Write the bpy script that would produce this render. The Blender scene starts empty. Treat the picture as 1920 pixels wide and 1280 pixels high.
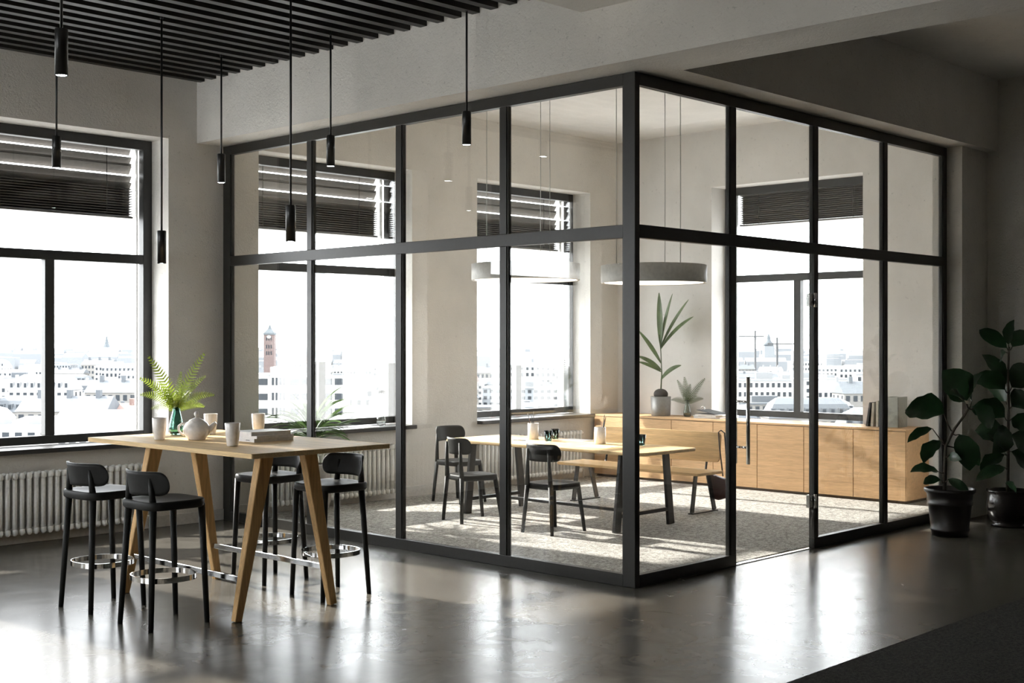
import bpy, bmesh, math, random
from mathutils import Vector, Matrix, Quaternion
R = math.radians
random.seed(7)
sc = bpy.context.scene
COL = sc.collection

# ------------------------------------------------------------------ camera, world, suns, exposure
CAM = (-6.6, -5.183, 1.6)
YAW = 43.6
cd = bpy.data.cameras.new('camera'); cam = bpy.data.objects.new('camera', cd); COL.objects.link(cam)
cam.location = CAM; cam.rotation_euler = (R(90), 0, R(YAW - 90))
cd.sensor_width = 36; cd.lens = 36 * 2412 / 1920; cd.shift_y = 0.0005; cd.clip_end = 9000; cd.clip_start = 0.05
sc.camera = cam

SKY = 10.0
world = bpy.data.worlds.new('sky'); sc.world = world; world.use_nodes = True
bg = world.node_tree.nodes['Background']
bg.inputs[0].default_value = (0.95, 0.975, 1.0, 1); bg.inputs[1].default_value = SKY

def sun(name, az, el, strength, angle, col):
    l = bpy.data.lights.new(name, 'SUN'); l.energy = strength; l.angle = R(angle); l.color = col
    o = bpy.data.objects.new(name, l); COL.objects.link(o); o.location = (3, 20, 15)
    a, e = R(az), R(el)
    d = Vector((math.cos(a) * math.cos(e), math.sin(a) * math.cos(e), -math.sin(e)))   # direction of travel
    o.rotation_euler = d.to_track_quat('-Z', 'Y').to_euler()
sun('sun', -85.8, 26, 15.5, 1.2, (1.0, 0.95, 0.88))
sun('sun_high', -52, 49, 10.0, 1.2, (1.0, 0.96, 0.9))

sc.view_settings.view_transform = 'Standard'
sc.view_settings.look = 'None'
sc.view_settings.exposure = 0.2
sc.view_settings.gamma = 1.0
sc.view_settings.use_curve_mapping = False
cy = sc.cycles
cy.max_bounces = 14; cy.diffuse_bounces = 6; cy.glossy_bounces = 5; cy.transmission_bounces = 8
cy.transparent_max_bounces = 24; cy.caustics_reflective = False; cy.caustics_refractive = False
cy.sample_clamp_indirect = 6.0; cy.use_denoising = True

# ------------------------------------------------------------------ materials
MATS = {}
class NT:
    def __init__(s, name):
        s.m = bpy.data.materials.new(name); s.m.use_nodes = True
        s.t = s.m.node_tree; s.n = s.t.nodes; s.l = s.t.links
        s.b = s.n['Principled BSDF']; s.out = s.n['Material Output']
    def add(s, typ, **kw):
        nd = s.n.new(typ)
        for k, v in kw.items():
            if isinstance(k, str) and hasattr(nd, k): setattr(nd, k, v)
        return nd
    def coord(s, scale=(1, 1, 1), kind='Object'):
        tc = s.add('ShaderNodeTexCoord'); mp = s.add('ShaderNodeMapping'); mp.inputs['Scale'].default_value = scale
        s.l.new(tc.outputs[kind], mp.inputs[0]); return mp.outputs[0]
    def noise(s, vec, scale, detail=4, rough=0.5, dist=0.0):
        n = s.add('ShaderNodeTexNoise'); n.inputs['Scale'].default_value = scale; n.inputs['Detail'].default_value = detail
        n.inputs['Roughness'].default_value = rough; n.inputs['Distortion'].default_value = dist
        s.l.new(vec, n.inputs['Vector']); return n.outputs['Fac']
    def ramp(s, fac, stops):
        r = s.add('ShaderNodeValToRGB'); e = r.color_ramp.elements
        while len(e) < len(stops): e.new(0.5)
        for i, (p, c) in enumerate(stops):
            e[i].position = p; e[i].color = (*c, 1) if len(c) == 3 else c
        s.l.new(fac, r.inputs[0]); return r.outputs[0]
    def bump(s, h, strength, dist=0.01):
        b = s.add('ShaderNodeBump'); b.inputs['Strength'].default_value = strength; b.inputs['Distance'].default_value = dist
        s.l.new(h, b.inputs['Height']); s.l.new(b.outputs[0], s.b.inputs['Normal'])
    def avg(s, a, b):
        m1 = s.add('ShaderNodeMath', operation='ADD'); s.l.new(a, m1.inputs[0]); s.l.new(b, m1.inputs[1])
        m2 = s.add('ShaderNodeMath', operation='MULTIPLY'); s.l.new(m1.outputs[0], m2.inputs[0]); m2.inputs[1].default_value = 0.5; return m2.outputs[0]
    def col(s, c): s.l.new(c, s.b.inputs['Base Color'])
    def set(s, **kw):
        for k, v in kw.items():
            i = s.b.inputs[k.replace('_', ' ')]; i.default_value = (*v, 1) if isinstance(v, tuple) and len(v) == 3 else v
def flat(name, c, rough=0.5, metal=0.0, **kw):
    n = NT(name); n.set(Base_Color=c, Roughness=rough, Metallic=metal, **kw)
    v = n.coord(); f = n.noise(v, 35, 3)
    k = 0.88
    n.col(n.ramp(f, [(0.3, tuple(x * k for x in c)), (0.7, tuple(min(1, x * 1.06) for x in c))]))
    MATS[name] = n.m; return n.m

def plaster(name, c, bump=0.45):
    n = NT(name); v = n.coord()
    a = n.noise(v, 1.3, 5, 0.6); f = n.noise(v, 60, 6, 0.7, 0.4); g = n.noise(v, 16, 5, 0.65, 0.6)
    mx = n.add('ShaderNodeMath', operation='ADD'); n.l.new(f, mx.inputs[0]); n.l.new(g, mx.inputs[1])
    sp = n.noise(v, 30, 4, 0.75, 0.3); pits = n.ramp(sp, [(0.30, (0.62, 0.62, 0.62)), (0.38, (1, 1, 1))])
    mxc = n.add('ShaderNodeMixRGB', blend_type='MULTIPLY'); mxc.inputs[0].default_value = 0.8
    n.l.new(n.ramp(a, [(0.3, tuple(x * 0.88 for x in c)), (0.7, tuple(x * 1.06 for x in c))]), mxc.inputs[1]); n.l.new(pits, mxc.inputs[2]); n.col(mxc.outputs[0])
    n.set(Roughness=0.85); n.bump(mx.outputs[0], bump, 0.02); MATS[name] = n.m
plaster('plaster', (0.745, 0.715, 0.665))
plaster('plaster_low_bounce', (0.10, 0.095, 0.085))  # dark tone picked to soak up bounce light behind the camera
plaster('plaster_fine', (0.74, 0.72, 0.69), 0.12)

def concrete():
    n = NT('concrete'); v = n.coord()
    a = n.noise(v, 0.9, 7, 0.62, 0.5); b = n.noise(v, 3.2, 7, 0.6, 1.0)
    ad = n.avg(a, b)
    n.col(n.ramp(ad, [(0.34, (0.068, 0.062, 0.052)), (0.48, (0.086, 0.079, 0.067)), (0.56, (0.098, 0.091, 0.077)), (0.68, (0.13, 0.121, 0.104))]))
    rr = n.add('ShaderNodeMapRange'); rr.inputs[1].default_value = 0.3; rr.inputs[2].default_value = 0.75
    rr.inputs[3].default_value = 0.21; rr.inputs[4].default_value = 0.28
    n.l.new(b, rr.inputs[0]); n.l.new(rr.outputs[0], n.b.inputs['Roughness'])
    n.set(IOR=1.42, Specular_IOR_Level=0.2); n.bump(b, 0.02, 0.01); MATS['concrete'] = n.m
concrete()
def carpet(name, lo, hi, scale=170):
    n = NT(name); v = n.coord(); a = n.noise(v, scale, 3, 0.7); b = n.noise(v, scale * 0.35, 4, 0.7)
    ad = n.avg(a, b)
    n.col(n.ramp(ad, [(0.42, lo), (0.58, hi)])); n.set(Roughness=1.0, Specular_IOR_Level=0.1); n.bump(ad, 0.9, 0.012); MATS[name] = n.m
carpet('carpet', (0.19, 0.18, 0.165), (0.60, 0.58, 0.535), 88)
carpet('rug', (0.02, 0.019, 0.017), (0.06, 0.056, 0.05))
def wood(name, c, axis='Y', dark=0.72):
    n = NT(name); s = {'X': (0.7, 14, 14), 'Y': (14, 0.7, 14), 'Z': (14, 14, 0.7)}[axis]
    v = n.coord(s); a = n.noise(v, 2.2, 6, 0.65, 0.6); v2 = n.coord(tuple(x * 4 for x in s)); b = n.noise(v2, 3, 4, 0.6)
    ad = n.avg(a, b)
    n.col(n.ramp(ad, [(0.40, tuple(x * dark for x in c)), (0.5, c), (0.60, tuple(min(1, x * 1.16) for x in c))]))
    n.set(Roughness=0.55, Specular_IOR_Level=0.12); n.bump(b, 0.08, 0.004); MATS[name] = n.m
wood('oak_top', (0.76, 0.545, 0.29), 'Y', 0.84); wood('oak_leg', (0.64, 0.41, 0.19), 'Z', 0.8); wood('oak_board', (0.62, 0.405, 0.225), 'Y', 0.8)
wood('oak_bench', (0.62, 0.42, 0.21), 'Y', 0.8)
flat('frame_black', (0.022, 0.021, 0.018), 0.38)
flat('window_frame', (0.03, 0.031, 0.031), 0.4)
flat('sill', (0.035, 0.035, 0.035), 0.35)
flat('slat_black', (0.016, 0.015, 0.013), 0.5)
flat('ceiling_black', (0.01, 0.01, 0.009), 0.9)
flat('blind', (0.2, 0.19, 0.18), 0.45, 0.2)
flat('black_wood', (0.019, 0.019, 0.018), 0.55, 0.0, Specular_IOR_Level=0.2)
flat('black_metal', (0.014, 0.014, 0.014), 0.35, 0.2)
flat('chrome', (0.8, 0.8, 0.8), 0.08, 1.0)
flat('steel', (0.62, 0.62, 0.61), 0.22, 1.0)
flat('aluminium', (0.78, 0.78, 0.77), 0.3, 0.9)
flat('radiator', (0.86, 0.855, 0.83), 0.3)
flat('skirting', (0.62, 0.60, 0.56), 0.5)
flat('ceramic', (0.84, 0.80, 0.765), 0.16)
flat('paper', (0.85, 0.84, 0.82), 0.7)
flat('cover_white', (0.86, 0.83, 0.81), 0.5)
flat('cover_dark', (0.05, 0.055, 0.06), 0.5)
flat('cover_grey', (0.36, 0.37, 0.33), 0.6)
flat('cover_cream', (0.55, 0.52, 0.44), 0.6)
flat('plinth', (0.10, 0.065, 0.04), 0.6)
flat('lamp_shell', (0.66, 0.64, 0.60), 0.5)
flat('pot_dark', (0.025, 0.022, 0.019), 0.35)
flat('pot_glaze', (0.02, 0.017, 0.016), 0.2)
flat('pot_grey', (0.33, 0.32, 0.30), 0.45, 0.3)
flat('pot_taupe', (0.24, 0.205, 0.175), 0.5)
flat('soil', (0.025, 0.018, 0.012), 0.95)
flat('nut', (0.06, 0.05, 0.042), 0.8)
flat('bark', (0.085, 0.07, 0.055), 0.8)
flat('leather', (0.065, 0.022, 0.017), 0.45)
flat('strap', (0.03, 0.014, 0.01), 0.5)
flat('pencil', (0.05, 0.055, 0.06), 0.4)
flat('pencil_pink', (0.62, 0.38, 0.32), 0.5)
flat('cable', (0.5, 0.5, 0.48), 0.35, 0.6)
flat('house_far', (0.11, 0.118, 0.128), 0.9); flat('house_white', (0.30, 0.295, 0.285), 0.8); flat('house_cream', (0.11, 0.106, 0.10), 0.8); flat('house_grey', (0.14, 0.15, 0.16), 0.8)
flat('house_red', (0.085, 0.06, 0.057), 0.8); flat('roof_grey', (0.055, 0.062, 0.07), 0.8); flat('roof_pale', (0.15, 0.155, 0.16), 0.8)
flat('roof_tile', (0.11, 0.07, 0.06), 0.8); flat('city_window', (0.016, 0.02, 0.025), 0.6, 0.0, Specular_IOR_Level=0.2); flat('city_ground', (0.36, 0.36, 0.355), 0.9)
flat('spire_copper', (0.05, 0.06, 0.068), 0.8); flat('crane', (0.03, 0.032, 0.035), 0.8); flat('city_tree', (0.03, 0.036, 0.03), 0.9)

def leaf_mat(name, c, trans=0.35, rough=0.4):
    n = NT(name); v = n.coord(); f = n.noise(v, 14, 3)
    cc = n.ramp(f, [(0.3, tuple(x * 0.75 for x in c)), (0.7, tuple(min(1, x * 1.2) for x in c))]); n.col(cc); n.set(Roughness=rough)
    tr = n.add('ShaderNodeBsdfTranslucent'); n.l.new(cc, tr.inputs[0]); mx = n.add('ShaderNodeMixShader'); mx.inputs[0].default_value = trans
    n.l.new(n.b.outputs[0], mx.inputs[1]); n.l.new(tr.outputs[0], mx.inputs[2]); n.l.new(mx.outputs[0], n.out.inputs[0]); MATS[name] = n.m
leaf_mat('fern', (0.26, 0.34, 0.045), 0.45); leaf_mat('fern_dark', (0.09, 0.125, 0.035), 0.3)
leaf_mat('palm', (0.085, 0.14, 0.05), 0.35); leaf_mat('fig', (0.02, 0.055, 0.022), 0.12, 0.3); leaf_mat('sprout', (0.13, 0.18, 0.08), 0.35)

def pane_glass(name, f0, tint=(1, 1, 1)):
    n = NT(name); n.n.remove(n.b)
    tr = n.add('ShaderNodeBsdfTransparent'); tr.inputs[0].default_value = (*tint, 1)
    gl = n.add('ShaderNodeBsdfGlossy'); gl.inputs['Roughness'].default_value = 0.0
    lw = n.add('ShaderNodeLayerWeight'); lw.inputs[0].default_value = 0.5
    pw = n.add('ShaderNodeMath', operation='POWER'); n.l.new(lw.outputs['Facing'], pw.inputs[0]); pw.inputs[1].default_value = 5
    mr = n.add('ShaderNodeMapRange'); mr.inputs[3].default_value = f0; mr.inputs[4].default_value = 1.0; n.l.new(pw.outputs[0], mr.inputs[0])
    mx = n.add('ShaderNodeMixShader'); n.l.new(mr.outputs[0], mx.inputs[0]); n.l.new(tr.outputs[0], mx.inputs[1]); n.l.new(gl.outputs[0], mx.inputs[2])
    n.l.new(mx.outputs[0], n.out.inputs[0]); MATS[name] = n.m
pane_glass('partition_glass', 0.075, (0.985, 0.99, 0.985)); pane_glass('window_glass', 0.03, (0.985, 0.99, 0.99))
def clear(name, c, rough=0.02):
    n = NT(name); n.set(Base_Color=c, Roughness=rough, Transmission_Weight=1.0, IOR=1.45); MATS[name] = n.m
clear('glass_green', (0.30, 0.55, 0.48)); clear('glass_clear', (0.92, 0.96, 0.95)); clear('glass_olive', (0.45, 0.56, 0.42)); clear('glass_smoke', (0.6, 0.66, 0.6))
def emit(name, c, s):
    n = NT(name); n.set(Base_Color=c, Emission_Color=c, Emission_Strength=s, Roughness=0.5); MATS[name] = n.m
emit('led', (0.9, 0.97, 1.0), 40.0); emit('diffuser', (1.0, 0.93, 0.85), 2.2)

# ------------------------------------------------------------------ mesh helpers
class MB:
    def __init__(s): s.v = []; s.f = []; s.sm = []
    def add(s, vs, fs, smooth=False):
        o = len(s.v); s.v += [tuple(v) for v in vs]; s.f += [tuple(i + o for i in f) for f in fs]; s.sm += [smooth] * len(fs); return s
    def box(s, x0, x1, y0, y1, z0, z1):
        return s.add([(x0,y0,z0),(x1,y0,z0),(x1,y1,z0),(x0,y1,z0),(x0,y0,z1),(x1,y0,z1),(x1,y1,z1),(x0,y1,z1)],
                     [(3,2,1,0),(4,5,6,7),(0,1,5,4),(1,2,6,5),(2,3,7,6),(3,0,4,7)])
    def rings(s, rings, smooth=True, cap=True, closed=False):
        n = len(rings[0]); vs = [p for r in rings for p in r]; fs = []
        m = len(rings); last = m if closed else m - 1
        for i in range(last):
            for j in range(n):
                a = i * n + j; b = i * n + (j + 1) % n; i2 = (i + 1) % m
                fs.append((a, b, i2 * n + (j + 1) % n, i2 * n + j))
        o = len(s.v); s.add(vs, fs, smooth)
        if cap and not closed:
            s.f.append(tuple(o + j for j in reversed(range(n)))); s.sm.append(False)
            s.f.append(tuple(o + (m - 1) * n + j for j in range(n))); s.sm.append(False)
        return s
    def lathe(s, prof, n=24, c=(0, 0, 0), cap=True):
        return s.rings([[(c[0] + r * math.cos(2*math.pi*j/n), c[1] + r * math.sin(2*math.pi*j/n), c[2] + z) for j in range(n)] for r, z in prof], True, cap)
    def bar(s, p, q, w0, d0, w1=None, d1=None, side=(0, 1, 0), n=4, rnd=False):
        # tapered bar from p to q; w along 'side', d along the other
        p, q = Vector(p), Vector(q); a = (q - p).normalized(); u = Vector(side); u = (u - a * u.dot(a)).normalized(); v = a.cross(u)
        w1 = w0 if w1 is None else w1; d1 = d0 if d1 is None else d1
        def ring(c, w, d):
            if n == 4: pts = [(-1,-1),(1,-1),(1,1),(-1,1)]
            else: pts = [(math.cos(2*math.pi*(j+.5)/n) * 1.0, math.sin(2*math.pi*(j+.5)/n)) for j in range(n)]
            return [c + u * (x * w / 2) + v * (y * d / 2) for x, y in pts]
        return s.rings([ring(p, w0, d0), ring(q, w1, d1)], n > 4, True)
    def tube(s, pts, r, n=8, r1=None, closed=False):
        pts = [Vector(p) for p in pts]; m = len(pts); rings = []; u = None
        for i in range(m):
            t = (pts[(i+1) % m] - pts[i-1]) if closed or 0 < i < m-1 else (pts[1]-pts[0] if i == 0 else pts[-1]-pts[-2])
            t.normalize()
            if u is None: u = t.orthogonal().normalized()
            u = (u - t * u.dot(t)).normalized(); w = t.cross(u); rr = r if r1 is None else r + (r1 - r) * i / (m - 1)
            rings.append([pts[i] + (u * math.cos(2*math.pi*j/n) + w * math.sin(2*math.pi*j/n)) * rr for j in range(n)])
        return s.rings(rings, True, not closed, closed)
    def prism(s, outline, z0, z1, ch=0.0):
        # horizontal plate with outline in xy
        def inset(o, k):
            cx = sum(p[0] for p in o) / len(o); cyy = sum(p[1] for p in o) / len(o); out = []
            for x, y in o:
                dx, dy = x - cx, y - cyy; l = math.hypot(dx, dy) or 1; out.append((x - dx / l * k, y - dy / l * k))
            return out
        if ch > 0: rs = [[(x, y, z0) for x, y in inset(outline, ch)], [(x, y, z0 + ch) for x, y in outline], [(x, y, z1 - ch) for x, y in outline], [(x, y, z1) for x, y in inset(outline, ch)]]
        else: rs = [[(x, y, z0) for x, y in outline], [(x, y, z1) for x, y in outline]]
        return s.rings(rs, False, True)
    def ball(s, c, rx, ry, rz, n=12, m=8):
        rs = []
        for i in range(1, m):
            a = math.pi * i / m; rs.append([(c[0] + rx*math.sin(a)*math.cos(2*math.pi*j/n), c[1] + ry*math.sin(a)*math.sin(2*math.pi*j/n), c[2] - rz*math.cos(a)) for j in range(n)])
        return s.rings(rs, True, True)
    def xf(s, M):
        s.v = [tuple(M @ Vector(v)) for v in s.v]; return s
    def mesh(s, name, mat):
        me = bpy.data.meshes.new(name); me.from_pydata(s.v, [], s.f); me.materials.append(MATS[mat])
        me.polygons.foreach_set('use_smooth', s.sm); me.update(); return me
    def build(s, name, mat, parent=None, bevel=0.0, kind=None, label=None):
        o = bpy.data.objects.new(name, s.mesh(name, mat)); COL.objects.link(o); o.parent = parent
        if bevel: b = o.modifiers.new('bevel', 'BEVEL'); b.width = bevel; b.segments = 2; b.limit_method = 'ANGLE'; b.angle_limit = R(50)
        if kind: o['kind'] = kind
        if label: o['label'] = label
        return o
def tag(o, label, cat, group=None, kind=None):
    o['label'] = label; o['category'] = cat
    if group: o['group'] = group
    if kind: o['kind'] = kind
    return o
def thing(name, label, cat, loc=(0, 0, 0), rotz=0, group=None):
    o = bpy.data.objects.new(name, None); o.empty_display_size = 0.1; COL.objects.link(o)
    o.location = loc; o.rotation_euler = (0, 0, R(rotz)); return tag(o, label, cat, group)
def struct(o, label=None):
    o['kind'] = 'structure'
    if label: o['label'] = label
    return o
def sroot(name, label):
    o = bpy.data.objects.new(name, None); COL.objects.link(o); return struct(o, label)
def inst(mesh, name, parent, loc=(0, 0, 0), rot=(0, 0, 0), scale=(1, 1, 1)):
    o = bpy.data.objects.new(name, mesh); COL.objects.link(o); o.parent = parent; o.location = loc; o.rotation_euler = rot; o.scale = scale; return o
def dup(root, loc, rotz, label, group=None):
    r = root.copy(); COL.objects.link(r); r.location = loc; r.rotation_euler = (0, 0, R(rotz)); r['label'] = label
    if group: r['group'] = group
    for ch in list(root.children):
        c = ch.copy(); COL.objects.link(c); c.parent = r
        for g in list(ch.children):
            d = g.copy(); COL.objects.link(d); d.parent = c
    return r
def rrect(x0, x1, y0, y1, r, n=5):
    pts = []
    for cx, cyy, a0 in ((x1-r, y1-r, 0), (x0+r, y1-r, 90), (x0+r, y0+r, 180), (x1-r, y0+r, 270)):
        for i in range(n + 1):
            a = R(a0 + 90 * i / n); pts.append((cx + r*math.cos(a), cyy + r*math.sin(a)))
    return pts
def superell(rx, ry, p, n=40):
    o = []
    for i in range(n):
        a = 2 * math.pi * i / n; c, s_ = math.cos(a), math.sin(a)
        o.append((rx * math.copysign(abs(c) ** (2/p), c), ry * math.copysign(abs(s_) ** (2/p), s_)))
    return o

# ------------------------------------------------------------------ room shell
W = 4.70          # inner face of the window wall (plane y)
RX = 5.65         # inner face of the meeting room's far wall (plane x)
XL, YF = -9.6, -7.6
H = 4.02
WIN_X = [(-8.141, -6.241), (-5.298, -3.398), (-2.455, -0.555), (0.387, 2.287), (3.230, 5.130)]
W4 = (1.425, 3.325)
Z0, Z1 = 0.755, 3.372
struct(MB().box(XL - .3, 6.2, YF - .3, 5.25, -0.2, 0).build('floor', 'concrete'), 'polished dark concrete floor')
m = MB(); xs = XL - .3
for a, b in WIN_X:
    m.box(xs, a, W, 5.22, 0, H); m.box(a, b, W, 5.22, 0, Z0 - .045); m.box(a, b, W, 5.22, Z1, H); xs = b
m.box(xs, 6.2, W, 5.22, 0, H)
struct(m.build('wall_back', 'plaster'), 'rough pale grey plaster wall with the row of windows')
m = MB().box(RX, RX + .55, -.14, W4[0], 0, H).box(RX, RX + .55, W4[1], W, 0, H).box(RX, RX + .55, W4[0], W4[1], 0, Z0 - .05).box(RX, RX + .55, W4[0], W4[1], Z1, H)
struct(m.build('wall_right', 'plaster_fine'), 'pale plaster wall behind the sideboard')
struct(MB().box(4.56, RX, -.14, .14, 0, 3.36).build('wall_pier', 'plaster'), 'plaster pier closing the end of the glass partition')
struct(MB().box(5.10, RX, YF, -.14, 0, H).build('wall_side', 'plaster'), 'shaded plaster wall behind the potted fig trees')
WL_ADDED = [(.3, 2.2), (2.5, 4.4)]  # openings for out-of-view windows added to lift the interior light
m = MB(); y_ = YF - .3
for a, b in WL_ADDED:
    m.box(XL - .55, XL, y_, a, 0, H); m.box(XL - .55, XL, a, b, 0, Z0 - .045); m.box(XL - .55, XL, a, b, Z1, H); y_ = b
m.box(XL - .55, XL, y_, W, 0, H)
struct(m.build('wall_left', 'plaster'), 'unseen plaster wall of the open office, darkened to cut bounce light')
struct(MB().box(XL, RX, YF - .3, YF, 0, H).build('wall_front', 'plaster_low_bounce'), 'unseen plaster wall of the open office, darkened to cut bounce light')  # out of view; kept dark so less light bounces to the right side
struct(MB().box(XL, 6.2, YF, .24, H, H + .2).box(-.27, 6.2, .24, 5.22, H, H + .2).build('ceiling_slab', 'plaster_fine'), 'smooth plaster ceiling')
struct(MB().box(-.27, .2, YF, W, 3.36, H).build('ceiling_beam', 'plaster'), 'plaster beam above the long side of the glass partition')
struct(MB().box(.2, 5.10, -.24, .2, 3.36, H).build('ceiling_beam', 'plaster'), 'shaded plaster beam above the door side of the glass partition')
struct(MB().box(XL, -.27, -.24, .23, 3.73, H).build('ceiling_beam', 'plaster'), 'shallow plaster cross beam beside the slatted ceiling')
cl = struct(MB().box(XL, -.27, .23, W, H, H + .2).build('ceiling', 'ceiling_black'), 'black slatted ceiling')
sl = MB().box(XL, -.272, -.035, .035, 0, .128).mesh('slat', 'slat_black')
k = 0
while 4.61 - .18 * k > .3:
    inst(sl, 'slat', cl, (0, 4.61 - .18 * k, 3.89)); k += 1
struct(MB().box(.05, RX, .05, W, 0, .012).build('floor_carpet', 'carpet'), 'speckled light grey carpet of the meeting room')
# skirting boards
for nm, bx in (('baseboard_back', (XL, -.0, W - .015, W, 0, .1)), ('baseboard_room', (.05, RX, W - .015, W, .0, .12)), ('baseboard_side', (5.085, 5.10, YF, -.14, 0, .1)), ('baseboard_end', (4.56, RX, .14, .155, 0, .12))):
    b = MB().box(*bx)
    x0, x1, y0, y1, z0, z1 = bx
    struct(b.build(nm, 'skirting', bevel=.004), 'low painted skirting board')

# windows
def make_window(name, label, width, M, sill_out=.08, ext=0.0):
    """window in local coords: x 0..width along wall, y 0 = inner wall face, +y outwards"""
    root = sroot(name, label); root.matrix_world = M
    y0, y1 = .27, .35; f = .085
    def p(nm, x0, x1, z0, z1, d=0.0, mat='window_frame'): return MB().box(x0, x1, y0 + d, y1 - d, z0, z1).build(nm, mat, root, bevel=.004)
    p('jamb', 0, f, Z0, Z1); p('jamb', width - f, width, Z0, Z1); p('head_rail', f, width - f, Z1 - f, Z1); p('bottom_rail', f, width - f, Z0, Z0 + .07)
    p('transom', f, width - f, 2.285, 2.365, .004); p('mullion', width / 2 - .042, width / 2 + .042, Z0 + .07, 2.285, .002)
    for x0, x1, z0, z1 in ((f, width - f, 2.365, Z1 - f), (f, width / 2 - .042, Z0 + .07, 2.285), (width / 2 + .042, width - f, Z0 + .07, 2.285)):
        MB().box(x0, x1, .305, .311, z0, z1).build('pane', 'window_glass', root)
    # guide rails of the outside blind
    for x in (f - .02, width - f + .005): MB().box(x, x + .015, .40, .425, Z0, Z1).build('guide_rail', 'aluminium', root)
    if sill_out: MB().box(-ext, width + ext, -sill_out, y0 + .01, Z0 - .045, Z0 - .005).build('sill', 'sill', root, bevel=.006)
    return root
def place(x, y, rz): return Matrix.Translation((x, y, 0)) @ Matrix.Rotation(R(rz), 4, 'Z')
wl = ['window beyond the left edge', 'window left of the bar table', 'wide black framed window behind the bar table', 'black framed window behind the potted palm', 'black framed window behind the meeting table']
for i, (a, b) in enumerate(WIN_X): make_window('window_%d' % (i + 1), wl[i], b - a, place(a, W, 0))
for i, (a, b) in enumerate(WL_ADDED): make_window('window_%d' % (i + 7), 'unseen black framed window added to brighten the office', b - a, place(XL, a, 90))  # added out of view to let more sky light in
make_window('window_6', 'black framed window above the sideboard', W4[1] - W4[0], place(RX, W4[1], -90), 0)

def blind(label, width, M, zbot, nopen, zopen_end):
    root = thing('venetian_blind', label, 'blind', group='outside blinds'); root.matrix_world = M
    x0, x1 = .085, width - .085; y = .47
    MB().box(x0, x1, y - .06, y + .06, Z1 - .03, Z1 + .06).build('head_box', 'blind', root)
    th = R(56); w = .086
    s = MB().box(x0 + .012, x1 - .012, -w / 2, w / 2, -.0015, .0015).mesh('slat', 'blind')
    zt = Z1 - .055; pitch = (zt - zopen_end) / nopen
    for k in range(nopen):
        inst(s, 'slat', root, (0, y, zt - pitch * k + (.035 if k % 3 == 1 else 0)), (-th, 0, 0))
    zopen_end = zt - pitch * (nopen - 1) - .012
    n = max(3, int((zopen_end - zbot) / .011))
    for k in range(n):
        inst(s, 'slat', root, (0, y, zopen_end - .011 * (k + .5)), (R(-8 if k % 2 else 4), 0, 0))
    MB().box(x0 + .012, x1 - .012, y - .045, y + .045, zbot - .012, zbot + .006).build('bottom_bar', 'blind', root)
    for x in (.35, width - .35): MB().box(x, x + .006, y - .04, y - .037, zbot, Z1).build('ladder_tape', 'black_metal', root)
for i, (a, b) in enumerate(WIN_X):
    if i < 1: continue
    blind(['', 'half lowered grey slatted blind outside the window left of the bar table', 'half lowered grey slatted blind outside the window behind the bar table', 'half lowered grey slatted blind outside the window behind the potted palm', 'half lowered grey slatted blind outside the window behind the meeting table'][i], b - a, place(a, W, 0), 2.705, 7, 2.92)
blind('grey slatted blind gathered high outside the window above the sideboard', W4[1] - W4[0], place(RX, W4[1], -90), 2.955, 1, 3.24)

# ------------------------------------------------------------------ glass partition
gp = thing('glass_partition', 'black framed glass partition enclosing the meeting room', 'partition')
D = .05
def part(nm, *b, mat='frame_black', bev=.003, par=None): return MB().box(*b).build(nm, mat, par or gp, bevel=bev)
zr = ((0, .081), (2.281, 2.368), (3.276, 3.357))
part('corner_post', 0, D, 0, .099, 0, 3.357); part('end_post', 0, D, 4.59, 4.698, 0, 3.357); part('end_post', 4.49, 4.558, 0, D, 0, 3.357)
for z0, z1 in zr: part('rail', 0, D, .099, 4.59, z0, z1)
for z0, z1 in zr[1:]: part('rail', D, 4.49, 0, D, z0, z1)
part('rail', D, 1.171, 0, D, *zr[0]); part('rail', 2.245, 4.49, 0, D, *zr[0])
LP = [(1.160, 1.223), (2.285, 2.347), (3.408, 3.471)]; RP = [(1.105, 1.171), (2.245, 2.308), (3.375, 3.438)]
for a, b in LP:
    part('post', .001, D - .001, a, b, .081, 2.281); part('post', .001, D - .001, a, b, 2.368, 3.276)
for a, b in RP:
    part('post', a, b, .001, D - .001, .081, 2.281); part('post', a, b, .001, D - .001, 2.368, 3.276)
G0, G1 = .020, .030
ys = [.099, 1.160, 1.223, 2.285, 2.347, 3.408, 3.471, 4.59]; xs = [D, 1.105, 1.171, 2.245, 2.308, 3.375, 3.438, 4.49]
for i in range(0, 8, 2):
    for z0, z1 in ((.081, 2.281), (2.368, 3.276)):
        part('pane', G0, G1, ys[i], ys[i+1], z0, z1, mat='partition_glass', bev=0)
        if not (i == 2 and z0 < 1): part('pane', xs[i], xs[i+1], G0, G1, z0, z1, mat='partition_glass', bev=0)
        # glazing beads
        for q in ((ys[i], ys[i] + .012), (ys[i+1] - .012, ys[i+1])): part('bead', .010, .040, q[0], q[1], z0, z1, bev=0)
        if not (i == 2 and z0 < 1):
            for q in ((xs[i], xs[i] + .012), (xs[i+1] - .012, xs[i+1])): part('bead', q[0], q[1], .010, .040, z0, z1, bev=0)
part('threshold', 1.171, 2.245, .008, .042, 0, .006, mat='steel', bev=0)
dr = thing('glass_door', 'frameless glass door with a steel pull bar in the partition', 'door', (2.245, .025, 0))
part('pane', -1.068, -.006, -.005, .005, .012, 2.275, mat='partition_glass', bev=0, par=dr)
for s in (-1, 1):
    hd = MB().tube([(-.97, .055 * s, .72), (-.97, .055 * s, 1.35)], .014, 12).build('pull_bar', 'chrome', dr)
    for z in (.84, 1.17): MB().tube([(-.97, .004 * s, z), (-.97, .055 * s, z)], .009, 8).build('stud', 'chrome', hd)
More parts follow.
